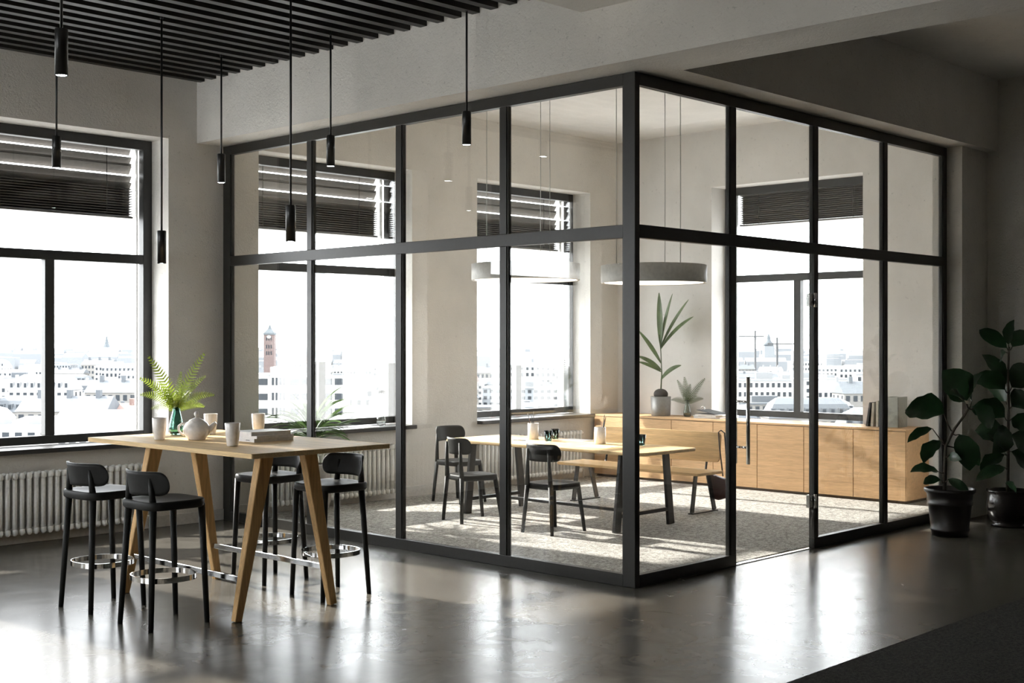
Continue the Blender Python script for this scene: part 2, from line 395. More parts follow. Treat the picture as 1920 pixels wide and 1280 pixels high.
for z in (.366, 1.926):
    h = MB().box(-.055, .0, -.016, .016, z - .05, z + .05).build('hinge', 'steel', dr, bevel=.003)
    MB().tube([(.004, -.03, z - .055), (.004, -.03, z + .055)], .013, 10).build('knuckle', 'chrome', h)

# ------------------------------------------------------------------ radiators
def rad_section():
    m = MB()
    for y in (0, .055):
        m.tube([(0, y, .03), (0, y, .455)], .0195, 10)
    m.tube([(0, -.012, .035), (0, .067, .035)], .021, 8); m.tube([(0, -.012, .452), (0, .067, .452)], .021, 8)
    m.ball((0, -.004, .462), .024, .026, .03); m.ball((0, -.004, .025), .024, .026, .03)
    m.ball((0, .06, .462), .024, .026, .03); m.ball((0, .06, .025), .024, .026, .03)
    return m
rs = rad_section().mesh('section', 'radiator')
for x1, n, lb in ((-.855, 28, 'white column radiator under the window left of the table'), (1.99, 28, 'white column radiator under the window behind the palm'), (4.83, 28, 'white column radiator at the wall behind the bench')):
    rd = thing('column_radiator', lb, 'radiator', (x1, W - .125, .085), 0, 'column radiators')
    for k in range(n): inst(rs, 'section', rd, (-.03 - .0585 * k, 0, 0))
    hub = MB()
    for z in (.035, .452): hub.tube([(-.0585 * n, .028, z), (0, .028, z)], .014, 8)
    hub.build('header_pipe', 'radiator', rd)
    MB().tube([(.0, .028, .035), (.05, .028, .035), (.06, .028, .02), (.06, .028, -.085)], .009, 8).build('supply_pipe', 'radiator', rd)
    for x in (-.3, -1.3): MB().box(x - .015, x + .015, .07, .125, .38, .42).build('wall_bracket', 'radiator', rd)
    MB().tube([(.0, .028, .452), (.045, .028, .452)], .018, 10).build('valve', 'radiator', rd)

# ------------------------------------------------------------------ stools and chairs (face +x)
def seat_family(root, seat_z, back0, back1, sw, sd, fw, fd, ring):
    # legs
    top_r = back0 + (back1 - back0) * .72
    for s in (-1, 1):
        m = MB(); zz = seat_z - .02
        xr, xs_ = -fd, -fd + .035 * seat_z / .7
        m.bar((xr, s * fw, 0), (xs_, s * (fw - .035), zz), .028, .030, .041, .041, n=10)
        m.bar((xs_, s * (fw - .035), zz), (xs_ - .012, s * (fw - .05), top_r), .041, .041, .026, .022, n=10); m.build('rear_leg', 'black_wood', root)
        MB().bar((fd, s * fw, 0), (.80 * sd, s * .77 * sw, seat_z - .03), .028, .030, .041, .041, n=10).build('front_leg', 'black_wood', root)
    # seat: rounded plate with dished top
    o = superell(sd, sw, 4.2, 48); rings = []
    for k, z in ((.955, seat_z - .048), (1.0, seat_z - .038), (1.0, seat_z - .008), (.98, seat_z), (.86, seat_z - .002), (.55, seat_z - .009), (.2, seat_z - .012)):
        rings.append([(x * k, y * k, z) for x, y in o])
    MB().rings(rings, True, True).build('seat', 'black_wood', root)
    # curved pill shaped back
    n, mm = 30, 7; hw = .208 * sw / .195; zc = (back0 + back1) / 2; hh = (back1 - back0) / 2; front = []; back = []
    xb = -fd + .005
    def pt(u, v, off):
        a = u * hw
        lim = hh * max(0.0, 1 - ((abs(u) - .70) / .30) ** 2.3) ** .5 if abs(u) > .70 else hh
        zz = zc + v * max(lim, .001)
        x = xb + (.105 * u * u if abs(u) < .8 else .105 * .64 + .105 * 1.6 * .8 * (abs(u) - .8)) * (hw / .208) - .01 + off * (1 - .8 * abs(u) ** 10) - .012 * v * lim / hh
        return (x, a, zz)
    vs = []; fs = []
    for side, off in ((0, .009), (1, -.009)):
        for i in range(n + 1):
            for j in range(mm + 1): vs.append(pt(-math.cos(math.pi * i / n), -1 + 2 * j / mm, off))
    w = mm + 1; N = (n + 1) * w
    for i in range(n):
        for j in range(mm):
            a = i * w + j; fs.append((a, a + w, a + w + 1, a + 1)); fs.append((N + a, N + a + 1, N + a + w + 1, N + a + w))
    for i in range(n):
        a = i * w; fs.append((a, N + a, N + a + w, a + w)); a += mm; fs.append((a, a + w, N + a + w, N + a))
    for j in range(mm):
        fs.append((j, j + 1, N + j + 1, N + j)); a = n * w + j; fs.append((a, N + a, N + a + 1, a + 1))
    MB().add(vs, fs, True).build('backrest', 'black_wood', root)
    if ring:
        r0 = fw + .002; rr = []
        z0, z1 = ring; o = superell(fd - .005, fw + .012, 2.4, 64)
        rr = [[(x, y, z0) for x, y in o], [(x, y, z1) for x, y in o], [(x * .975, y * .975, z1) for x, y in o], [(x * .975, y * .975, z0) for x, y in o]]
        MB().rings(rr, False, False, True).build('foot_ring', 'chrome', root)
st = thing('bar_stool', 'black wooden bar stool left of the table, nearest the radiator', 'stool', (-2.66, 2.0, 0), 3, 'bar stools at the oak table')
seat_family(st, .712, .745, .88, .195, .19, .165, .18, (.255, .285))
dup(st, (-2.66, 1.31, 0), 0, 'black wooden bar stool left of the table, nearest the viewer')
dup(st, (-1.43, 2.0, 0), 183, 'black wooden bar stool behind the table legs, nearest the glass partition')
dup(st, (-1.475, 1.29, 0), 178, 'black wooden bar stool right of the table with sunlight on its backrest')
ch = thing('chair', 'black wooden chair at the far end of the meeting table', 'chair', (2.32, 4.04, .012), -92, 'meeting room chairs')
seat_family(ch, .415, .60, .745, .18, .19, .165, .205, None)
dup(ch, (1.46, 2.98, .012), -14, 'black wooden chair angled to the side of the meeting table, left of the glass mullion')
dup(ch, (1.45, 2.0, .012), 0, 'black wooden chair at the near side of the meeting table, closest to the corner post')

# ------------------------------------------------------------------ bar table
bt = thing('bar_table', 'tall oak table with splayed wooden legs and metal foot rails', 'table', (-1.935, 1.68, 0))
TX, TY = .505, .915
MB().prism(rrect(-TX, TX, -TY, TY, .008, 2), .952, .98, .0).build('tabletop', 'oak_top', bt, bevel=.002)
for sy in (-1, 1):
    for sx in (-1, 1):
        fx = -.08 + sx * .345; tx = -.06 + sx * .155
        leg = MB().bar((fx, -.03 + sy * .62, 0), (tx, -.03 + sy * .60, .95), .042, .05, .062, .095).build('leg', 'oak_leg', bt, bevel=.006)
    MB().box(-.25, .13, -.03 + sy * .60 - .018, -.03 + sy * .60 + .018, .922, .951).build('leg_bracket', 'aluminium', bt, bevel=.003)
for sx in (-1, 1):
    x = -.08 + sx * (.345 - .19 * .235 / .95) ; xo = x + sx * .0
    rl = MB().box(xo - .008, xo + .008, -.655, .60, .215, .25).build('foot_rail', 'chrome', bt, bevel=.003)
    for y in (-.635, .58): MB().tube([(xo - .012, y, .2325), (xo + .012, y, .2325)], .006, 8).build('screw', 'steel', rl)
ZT = .98
def tumbler(loc, label):
    t = thing('cup', label, 'cup', loc, 0, 'handleless ceramic cups')
    pr = [(.002, .004), (.028, .004), (.031, 0), (.033, .004), (.041, .06), (.046, .136), (.0445, .139), (.043, .136), (.038, .06), (.030, .012), (.002, .012)]
    MB().lathe(pr, 28).build('body', 'ceramic', t)
tumbler((-2.226, 2.075, ZT), 'pale ceramic cup at the left beside the vase'); tumbler((-1.736, 2.245, ZT), 'pale ceramic cup just behind the teapot spout')
tumbler((-2.195, 1.313, ZT), 'pale ceramic cup in front of the stacked books'); tumbler((-1.51, 2.02, ZT), 'pale ceramic cup standing behind the stacked books')
tp = thing('teapot', 'round pale ceramic teapot with a ball knob on its lid', 'teapot', (-2.06, 1.91, ZT), -43)
MB().lathe([(.002, 0), (.05, 0), (.056, .004), (.078, .035), (.084, .06), (.08, .085), (.066, .108), (.05, .118), (.046, .12)], 32).build('body', 'ceramic', tp)
lid = MB().lathe([(.05, .118), (.046, .124), (.03, .133), (.012, .139), (.008, .143)], 28).build('lid', 'ceramic', tp)
MB().lathe([(.006, .14), (.008, .146), (.015, .156), (.016, .165), (.011, .176), (.002, .18)], 18).build('knob', 'ceramic', lid)
MB().tube([(.06, 0, .05), (.09, 0, .07), (.112, 0, .098), (.122, 0, .108)], .026, 14, .009).build('spout', 'ceramic', tp)
MB().tube([(-.062, 0, .1), (-.092, 0, .102), (-.112, 0, .086), (-.112, 0, .06), (-.098, 0, .04), (-.078, 0, .03)], .0075, 10).build('handle', 'ceramic', tp)
def bottle(prof_s, loc, mat, label, name='glass_vase', wall=.003, group=None):
    t = thing(name, label, 'vase', loc, 0, group); inner = [(max(r - wall, .001), z) for r, z in reversed(prof_s)]
    inner = [(r, max(z, .012)) for r, z in inner]
    MB().lathe(prof_s + inner, 28).build('body', mat, t); return t
VP = [(.002, 0), (.034, 0), (.042, .01), (.047, .04), (.046, .07), (.036, .115), (.025, .16), (.021, .19), (.0225, .215), (.028, .232)]
bottle(VP, (-1.925, 2.365, ZT), 'glass_green', 'green glass bottle vase on the bar table')

def frond(mb, base, d, length, up, curl, width, n=20, roll=0.0):
    """fern frond: rachis + toothed leaflets. d: horizontal direction angle, up: start elevation deg, curl: bend deg"""
    p = Vector(base); pts = [p.copy()]; el = R(up); step = length / n; dirs = []
    for i in range(n):
        v = Vector((math.cos(d) * math.cos(el), math.sin(d) * math.cos(el), math.sin(el))); dirs.append(v); p = p + v * step; pts.append(p.copy()); el -= R(curl) / n
    mb.tube(pts, .0016, 5, .0006)
    side = Vector((-math.sin(d), math.cos(d), 0))
    for i in range(2, n):
        for h in (0,):
            t = (i + h) / n
            if t > 1: continue
            c = pts[i].lerp(pts[min(i + 1, n)], h); v = dirs[min(i, n - 1)]; sd_ = Quaternion(v, R(roll)) @ side; nrm = sd_.cross(v)
            w = width * 1.25 * (math.sin(math.pi * min(1, t * .8 + .16)) ** .8) * (1.0 - .35 * t)
            for s in (-1, 1):
                tipdir = (sd_ * s + v * .5 + nrm * .12).normalized(); b = step * .29
                tip = c + tipdir * w; mid = c + tipdir * w * .55
                vs = [c - v * b, c + v * b, mid + v * b * .9 + nrm * .002, tip - nrm * .003, mid - v * b * .9 + nrm * .002]
                mb.add(vs, [(0, 1, 2, 4), (4, 2, 3)] if s > 0 else [(4, 2, 1, 0), (3, 2, 4)], False)
def fern(loc, label, spec, mat, scale=1.0):
    t = thing('fern', label, 'plant', loc)
    for d, ln, up, curl, w in spec:
        m = MB(); frond(m, (0, 0, 0), R(d), ln * scale, up, curl, w * scale, roll=(62 if math.cos(R(d + 46)) > 0 else -62) * abs(math.cos(R(d + 46)))); m.build('frond', mat, t)
# directions: image-right is about azimuth -46, image-left about 134
fern((-1.925, 2.365, ZT + .16), 'bright green fern sprig in the green bottle vase', [(134, .42, 74, 24, .055), (-46, .44, 74, 22, .06), (-40, .27, 86, 6, .04), (-50, .30, 52, 64, .045), (130, .29, 54, 66, .045), (60, .24, 58, 50, .04), (-120, .24, 56, 55, .04), (150, .25, 66, 45, .04), (-70, .25, 66, 45, .042), (10, .25, 74, 30, .04), (115, .24, 72, 36, .04), (-60, .33, 66, 40, .05), (140, .34, 64, 46, .05), (-30, .2, 40, 70, .04), (120, .2, 36, 70, .04), (-95, .22, 78, 30, .04)], 'fern')
def book(loc, rz, w, d, h, cov, label, name='book', grp=None):
    t = thing(name, label, 'book', loc, rz, grp); c = .002
    MB().box(-w/2 + c, w/2 - c, -d/2 + c, d/2 - c, c, h - c).build('pages', 'paper', t)
    MB().box(-w/2, w/2, -d/2, d/2, 0, c).box(-w/2, w/2, -d/2, d/2, h - c, h).box(-w/2, -w/2 + c, -d/2, d/2, c, h - c).build('cover', cov, t)
    return t
b = book((-1.80, 1.55, ZT), 0, .30, .22, .022, 'cover_white', 'lowest white book of the stack on the bar table', grp='stacked books')
MB().box(-.1508, -.1501, -.06, -.02, .009, .013).build('spine_print', 'cover_dark', b)
b = book((-1.795, 1.555, ZT + .022), 4, .30, .225, .016, 'cover_white', 'middle white book of the stack on the bar table', grp='stacked books')
book((-1.805, 1.565, ZT + .038), -2, .295, .215, .024, 'cover_white', 'topmost white book of the stack on the bar table', grp='stacked books')

# ------------------------------------------------------------------ pendant spot lamps
PEND = [(-3.511, .855, 2.924, 'black tube pendant lamp hanging nearest the viewer at the upper left'), (-2.088, 3.71, 2.87, 'black tube pendant lamp in front of the left window blind'),
        (-1.719, 2.888, 2.155, 'black tube pendant lamp hanging low beside the left window edge'), (-.746, 3.606, 2.873, 'black tube pendant lamp beside the corner where the partition meets the wall'),
        (-1.634, 1.494, 2.239, 'black tube pendant lamp hanging low over the right end of the bar table'), (-.581, 2.418, 2.909, 'black tube pendant lamp before the second glass bay of the partition'),
        (-.371, 1.182, 2.962, 'black tube pendant lamp farthest right, before the third glass bay')]
proto = None
for x, y, z, lb in PEND:
    t = thing('pendant_lamp', lb, 'lamp', (x, y, z), 0, 'tube pendant lamps')
    MB().lathe([(.028, .006), (.0318, 0), (.0318, .228), (.03, .232), (.002, .232)], 24).build('tube_shade', 'black_metal', t)
    MB().tube([(0, 0, .23), (0, 0, 3.93 - z)], .0075, 10).build('rod', 'black_metal', t)
    MB().lathe([(.002, .003), (.026, .003), (.026, .009), (.002, .009)], 20).build('light_disc', 'led', t)
    MB().lathe([(.012, 3.885 - z), (.012, 3.9 - z)], 12).build('ceiling_cap', 'black_metal', t)

# ------------------------------------------------------------------ meeting room furniture
FC = .012
mt = thing('meeting_table', 'long oak meeting table with rounded corners and black trestle legs', 'table', (2.12, 2.46, FC))
MB().prism(rrect(-.41, .41, -1.18, 1.17, .09, 6), .652, .68, .007).build('tabletop', 'oak_top', mt)
for sy in (-1, 1):
    for sx in (-1, 1):
        MB().bar((sx * .375, -.01 + sy * .885, 0), (sx * .30, -.01 + sy * .885, .652), .03, .085, .03, .07).build('leg', 'black_metal', mt, bevel=.004)
    MB().box(-.32, .32, -.01 + sy * .885 - .02, -.01 + sy * .885 + .02, .63, .652).build('top_brace', 'black_metal', mt)
    MB().box(-.36, .36, -.01 + sy * .885 - .013, -.01 + sy * .885 + .013, .12, .15).build('cross_bar', 'black_metal', mt)
MB().box(-.02, .02, -.895, .875, .12, .145).build('stretcher', 'black_metal', mt)
bn = thing('bench', 'oak bench with a tall oak backrest and black sled legs', 'bench', (3.30, 2.52, FC))
MB().prism(rrect(-.24, .16, -.85, .88, .02, 3), .362, .388, .004).build('seat', 'oak_bench', bn)
o = rrect(-.775, .775, .455, .735, .04, 5); m = MB()
m.rings([[(.205 + .03 * (z - .455) / .28 + dx, y, z) for y, z in o] for dx in (-.010, .010)], False, True).build('backrest', 'oak_bench', bn, bevel=.003)
for sy in (-.72, .72):
    MB().bar((-.16, sy, .01), (-.10, sy, .362), .014, .05, side=(0, 1, 0)).build('leg', 'black_metal', bn); MB().bar((.20, sy, .01), (.09, sy, .362), .014, .05, side=(0, 1, 0)).build('leg', 'black_metal', bn)
    MB().box(-.185, .225, sy - .025, sy + .025, 0, .01).build('sled_foot', 'black_metal', bn)
    MB().tube([(-.02, sy * .85, .357), (.10, sy * .85, .357), (.19, sy * .85, .362), (.215, sy * .85, .385), (.226, sy * .85, .44), (.245, sy * .85, .60)], .011, 8).build('back_support', 'black_metal', bn)
bag = thing('shoulder_bag', 'brown leather shoulder bag hanging from the bench backrest corner', 'bag', (3.53, 1.76, FC))
o = [(-.085, .13), (-.10, .16), (-.08, .30), (.07, .335), (.095, .31), (.10, .17), (.08, .11), (.0, .10)]
m = MB(); m.rings([[(dx, y * k + .0, z * k + .21 * (1 - k)) for y, z in o] for dx, k in ((-.035, .86), (-.022, 1), (.022, 1), (.035, .86))], True, True).build('body', 'leather', bag)
MB().rings([[(dx, y * 1.02, max(z, .2) * 1.01) for y, z in o] for dx in (-.041, -.034)], False, True).build('flap', 'leather', bag)
MB().tube([(-.035, -.06, .33), (-.045, -.05, .45), (-.04, -.025, .6), (-.02, 0, .74), (.02, .0, .755), (.05, -.02, .73), (.05, -.04, .5), (.035, -.06, .33)], .007, 6).build('strap', 'strap', bag)

sb = thing('sideboard', 'long low oak sideboard with plain handleless doors along the wall', 'sideboard', (5.16, .70, FC))
L = 3.965
MB().box(.03, .48, .02, L - .02, 0, .04).build('plinth', 'plinth', sb); MB().box(.02, .485, 0, L, .04, .71).build('carcass', 'plinth', sb)
MB().box(0, .487, -.004, L, .712, .733).build('top_board', 'oak_board', sb, bevel=.002)
MB().box(0, .487, -.005, -.0005, .03, .712).build('end_panel', 'oak_board', sb, bevel=.002)
dm = MB().box(0, .019, .004, .562, .03, .706).mesh('door', 'oak_board')
for k in range(7): inst(dm, 'door', sb, (0, .002 + .566 * k, 0))
SZ = FC + .733

def ring_lamp(loc, r, h, ztop, label):
    t = thing('disc_pendant_lamp', label, 'lamp', loc, 0, 'disc pendant lamps')
    MB().lathe([(r - .03, .02), (r - .026, .003), (r - .004, 0), (r, .006), (r, h), (r - .02, h + .004), (.01, h + .004)], 56, cap=True).build('shade', 'lamp_shell', t)
    MB().lathe([(.002, .004), (r - .03, .004), (r - .03, .012), (.002, .012)], 48).build('diffuser', 'diffuser', t)
    for a in (20, 140, 260):
        x, y = .72 * r * math.cos(R(a)), .72 * r * math.sin(R(a))
        c = MB().tube([(x, y, h), (x, y, ztop - loc[2])], .004, 6).build('cable', 'cable', t)
        MB().lathe([(.018, ztop - loc[2] - .02), (.02, ztop - loc[2])], 12, (x, y, 0)).build('ceiling_cap', 'cable', c)
ring_lamp((2.17, 1.50, 2.10), .45, .15, H, 'white disc pendant lamp over the near half of the meeting table')
ring_lamp((2.05, 2.88, 2.165), .50, .15, H, 'white disc pendant lamp over the far half of the meeting table')

MZ = FC + .68
def pen_cup(loc, label, seed):
    t = thing('pen_cup', label, 'pen cup', loc, 0, 'pen cups')
    MB().lathe([(.002, 0), (.048, 0), (.052, .005), (.052, .15), (.049, .15), (.048, .012), (.002, .012)], 24).build('body', 'ceramic', t)
    rnd = random.Random(seed)
    for k in range(4):
        a = rnd.uniform(0, 6.28); x, y = .022 * math.cos(a), .022 * math.sin(a); dx, dy = .03 * math.cos(a + .3), .03 * math.sin(a + .3)
        MB().tube([(x * .5, y * .5, .013), (x + dx, y + dy, .2 + .02 * k)], .0045, 6, .0035).build('pencil', 'pencil' if k else 'pencil_pink', t)
pen_cup((2.25, 2.97, MZ), 'white pen cup on the far half of the meeting table', 3); pen_cup((2.25, 2.16, MZ), 'white pen cup at the middle of the meeting table beside the bench', 5)
for x, y, mat, lb in ((2.17, 2.71, 'glass_green', 'dark green tumbler right of the far pen cup'), (2.40, 2.83, 'glass_olive', 'pale olive tumbler behind the dark green one'), (2.37, 1.79, 'glass_green', 'green tumbler just right of the black corner post')):
    t = thing('tumbler', lb, 'glass', (x, y, MZ), 0, 'coloured tumblers')
    MB().lathe([(.002, 0), (.030, 0), (.042, .095), (.0395, .095), (.028, .01), (.002, .01)], 20).build('body', mat, t)
for x, y, rz, lb in ((2.20, 3.38, 5, 'sheet of paper at the far end of the meeting table'), (1.98, 2.74, -8, 'sheet of paper before the far pen cup'), (2.44, 2.60, 3, 'sheet of paper on the bench side of the table'), (2.0, 1.99, 10, 'sheet of paper before the middle pen cup')):
    o = MB().box(-.105, .105, -.15, .15, 0, .002).build('paper_sheet', 'paper'); o.location = (x, y, MZ); o.rotation_euler = (0, 0, R(rz)); tag(o, lb, 'paper', 'paper sheets on the meeting table')
o = MB().tube([(0, 0, 0), (.01, -.15, 0)], .004, 6, .003).build('pencil', 'pencil'); o.location = (2.03, 3.02, MZ + .004); tag(o, 'dark pencil lying left of the far pen cup', 'pencil')

# things on the sideboard
pt = thing('planter', 'grey metal planter holding the coconut sprout on the sideboard', 'planter', (5.40, 3.86, SZ))
MB().lathe([(.002, 0), (.105, 0), (.11, .006), (.118, .225), (.112, .225), (.104, .19), (.002, .19)], 32).build('body', 'pot_grey', pt)
sp = thing('coconut_sprout', 'sprouting coconut with a few long palm leaves on the sideboard', 'plant', (5.40, 3.86, SZ + .19))
MB().ball((0, .0, .06), .075, .09, .065, 16, 10).build('nut', 'nut', sp)
MB().tube([(0, 0, .1), (.005, -.01, .3), (0, .0, .55), (-.005, .02, .75)], .008, 8, .004).build('stem', 'sprout', sp)
def strap_leaf(base, az, length, up, curl, width, n=10, fold=.25, roll=0.0):
    p = Vector(base); el = R(up); a = R(az); m = MB(); L_, C_, R_ = [], [], []; step = length / n; side = Vector((-math.sin(a), math.cos(a), 0))
    for i in range(n + 1):
        t = i / n; v = Vector((math.cos(a) * math.cos(el), math.sin(a) * math.cos(el), math.sin(el))); nrm = side.cross(v)
        w = width * 1.25 * (math.sin(math.pi * (t * .93 + .05)) ** .7) * .5
        sd_ = Quaternion(v, R(roll)) @ side; nrm = sd_.cross(v); C_.append(p.copy()); L_.append(p + sd_ * w + nrm * (-w * fold)); R_.append(p - sd_ * w + nrm * (-w * fold)); p = p + v * step; el -= R(curl) / n
    vs = L_ + C_ + R_; k = n + 1; fs = []
    for i in range(n): fs += [(i, i + 1, k + i + 1, k + i), (k + i, k + i + 1, 2 * k + i + 1, 2 * k + i)]
    return m.add(vs, fs, True)
for az, z, ln, up, cu, w in ((134, .42, .46, 60, 10, .05), (-80, .22, .32, 52, 40, .06), (134, .34, .32, 42, 25, .05), (140, .32, .30, 32, 20, .04), (60, .62, .62, 88, 6, .065), (-75, .62, .62, 80, 8, .05), (-82, .60, .66, 62, 12, .055), (-86, .58, .58, 52, 26, .06), (-110, .6, .5, 74, 10, .05)):
    strap_leaf((0, 0, z), az, ln, up, cu, w, roll=55 if math.cos(R(az + 46)) > 0 else -55).build('leaf', 'sprout', sp)
VS = [(.002, 0), (.034, 0), (.043, .012), (.046, .05), (.036, .10), (.021, .155), (.019, .175), (.024, .19)]
bottle(VS, (5.45, 3.52, SZ), 'glass_smoke', 'small smoky glass bottle vase on the sideboard')
fern((5.45, 3.52, SZ + .15), 'dark green fern sprig in the small vase on the sideboard', [(134, .30, 74, 15, .05), (-46, .36, 62, 15, .05), (60, .32, 80, 10, .05), (-46, .2, 40, 50, .045), (134, .2, 38, 55, .045), (-110, .22, 50, 50, .045), (20, .26, 70, 20, .045)], 'fern_dark')
for k, (dy, rz, h, cv, lb) in enumerate(((0, 4, .018, 'cover_white', 'bottom magazine of the loose pile on the sideboard'), (.01, -6, .014, 'cover_cream', 'second magazine of the loose pile on the sideboard'), (-.02, 8, .012, 'cover_white', 'third magazine of the loose pile on the sideboard'))):
    book((5.45, 3.18 + dy, SZ + (0, .018, .032)[k]), 90 + rz, .34, .24, h, cv, lb, 'magazine', 'magazines on the sideboard')
fo = thing('ring_binder', 'dark ring binder lying open on top of the magazine pile', 'binder', (5.46, 3.22, SZ + .044), 84)
MB().box(-.16, .12, -.11, .11, 0, .004).build('back_cover', 'cover_dark', fo); MB().bar((-.16, 0, .008), (.1, 0, .045), .22, .004).build('front_cover', 'cover_dark', fo)
MB().tube([(.1 + .03 * math.cos(R(a)), 0, .05 + .03 * math.sin(R(a))) for a in range(-60, 241, 20)], .004, 6).build('ring', 'chrome', fo)
for y, h, wd, tilt, cv, lb in ((1.215, .245, .022, 9, 'cover_dark', 'dark upright book leaning at the left of the row on the sideboard'), (1.16, .24, .03, 4, 'cover_cream', 'cream book beside the leaning dark one on the sideboard'),
                           (1.10, .26, .03, 0, 'cover_cream', 'cream upright book in the row on the sideboard'), (1.06, .285, .024, 0, 'cover_cream', 'second cream upright book in the row on the sideboard'), (1.015, .29, .034, 0, 'cover_dark', 'black upright book right of the cream ones'), (.93, .305, .11, 0, 'cover_grey', 'thick grey box file at the right end of the sideboard')):
    t = thing('book', lb, 'book', (5.44, y, SZ), 0, 'upright books on the sideboard')
    cc = .003; q = [MB().box(-.09, .10, -wd/2 + cc, wd/2 - cc, .002, h - .004), MB().box(-.1, .1, -wd/2, -wd/2 + cc, 0, h).box(-.1, .1, wd/2 - cc, wd/2, 0, h).box(-.1, -.1 + cc, -wd/2, wd/2, 0, h)]
    Mt = Matrix.Rotation(R(tilt), 4, 'X')
    q[0].xf(Mt).build('pages', 'paper', t); q[1].xf(Mt).build('cover', cv, t)

# window sill things
o = book((1.66, 4.72, Z0 - .005), 12, .26, .2, .008, 'cover_white', 'folded newspaper lying on the window sill behind the palm', 'newspaper')
bottle([(.002, 0), (.038, 0), (.044, .01), (.05, .06), (.03, .15), (.022, .2), (.034, .30), (.046, .36)], (1.92, 4.76, Z0 - .005), 'glass_clear', 'clear waisted glass vase on the window sill', 'clear_vase')

# potted palm
pp = thing('floor_planter', 'tall taupe egg shaped planter inside the glass, behind the bar table', 'planter', (.66, 4.26, FC))
MB().lathe([(.002, 0), (.11, 0), (.13, .01), (.17, .12), (.18, .25), (.165, .38), (.14, .47), (.13, .475), (.15, .38), (.15, .35), (.002, .35)], 32).build('body', 'pot_taupe', pp)
pl = thing('potted_palm', 'palm with many arching narrow leaves in the taupe planter', 'plant', (.66, 4.26, FC + .36))
MB().tube([(0, 0, -.005), (.005, 0, .2), (0, 0, .32)], .028, 8, .02).build('stem', 'bark', pl)
rnd = random.Random(11)
for k in range(60):
    az = k * 137.5 + rnd.uniform(-10, 10); up = 82 - 62 * ((k % 30) / 30) + rnd.uniform(-6, 6)
    strap_leaf((0, 0, .30 + .06 * rnd.random()), az, rnd.uniform(.40, .60), up, rnd.uniform(35, 95), rnd.uniform(.022, .034), 9, .4, rnd.uniform(-50, 50)).build('leaf', 'palm', pl)

# ------------------------------------------------------------------ fig trees
def px(x, y, t):
    a = R(YAW); f = Vector((math.cos(a), math.sin(a), 0)); r = Vector((math.sin(a), -math.cos(a), 0))
    return Vector(CAM) + f * t + r * ((x - 960) / 2412 * t) + Vector((0, 0, 1)) * ((641 - y) / 2412 * t)
def big_leaf(base, tip, width, twist=0.0, cup=.18, n=9, droop=.12):
    base, tip = Vector(base), Vector(tip); ax = tip - base; ln = ax.length; a = ax.normalized()
    up = Vector((0, 0, 1)); s = a.cross(up)
    s = s.normalized() if s.length > .05 else Vector((1, 0, 0)); nn = s.cross(a); q = Quaternion(a, R(twist)); s = q @ s; nn = q @ nn
    vs = []; M = 3
    for i in range(n + 1):
        t = i / n; w = width * .5 * (math.sin(math.pi * min(1, t ** .72)) ** .75 * (.62 + .5 * t) if 0 < t < 1 else .02)
        c = base + ax * t + nn * (ln * droop * math.sin(math.pi * t))
        for j in range(-M, M + 1):
            u = j / M; wav = .035 * width * math.sin(t * 17) * u * u
            vs.append(c + s * (u * w) + nn * (cup * abs(u) ** 1.3 * w + wav))
    k = 2 * M + 1; fs = [(i * k + j, i * k + j + 1, (i + 1) * k + j + 1, (i + 1) * k + j) for i in range(n) for j in range(k - 1)]
    return MB().add(vs, fs, True)
def fig(label, base, stem_pts, leaves, t0, tw):
    t = thing('fig_tree', label, 'plant', base); inv = Matrix.Translation(-Vector(base)); rnd = random.Random(tw)
    MB().tube(stem_pts, .016, 8, .009).xf(inv).build('trunk', 'bark', t)
    for (bx, by, tx, ty, w, dz, att) in leaves:
        b = px(bx, by, t0 + dz * .4); tp_ = px(tx, ty, t0 + dz)
        a = px(att[0], att[1], t0)
        l = big_leaf(b, tp_, w * 1.3 * t0 / 2412, rnd.uniform(-25, 25) + (60 if rnd.random() < .55 else -50)).xf(inv).build('leaf', 'fig', t)
        mid = (a + b) / 2 + Vector((0, 0, -.012)); MB().tube([a, mid, b], .006, 6, .004).xf(inv).build('stalk', 'bark', l)
def pot(base, name, label, prof, mat, soil_z, soil_r):
    t = thing(name, label, 'planter', base, 0, 'fig tree pots'); MB().lathe(prof, 36).build('body', mat, t)
    MB().lathe([(.002, soil_z - .02), (soil_r, soil_z - .02), (soil_r, soil_z), (.002, soil_z + .008)], 28).build('soil', 'soil', t); return t
P1 = (3.62, -.46, 0); T1 = 10.66
pot(P1, 'plant_pot', 'dark tapered pot with a rolled rim nearer the glass', [(.002, 0), (.138, 0), (.145, .006), (.15, .04), (.157, .045), (.157, .06), (.152, .066), (.172, .25), (.182, .258), (.182, .276), (.176, .284), (.184, .345), (.205, .365), (.207, .385), (.198, .392), (.185, .385), (.172, .33), (.002, .33)], 'pot_dark', .345, .172)
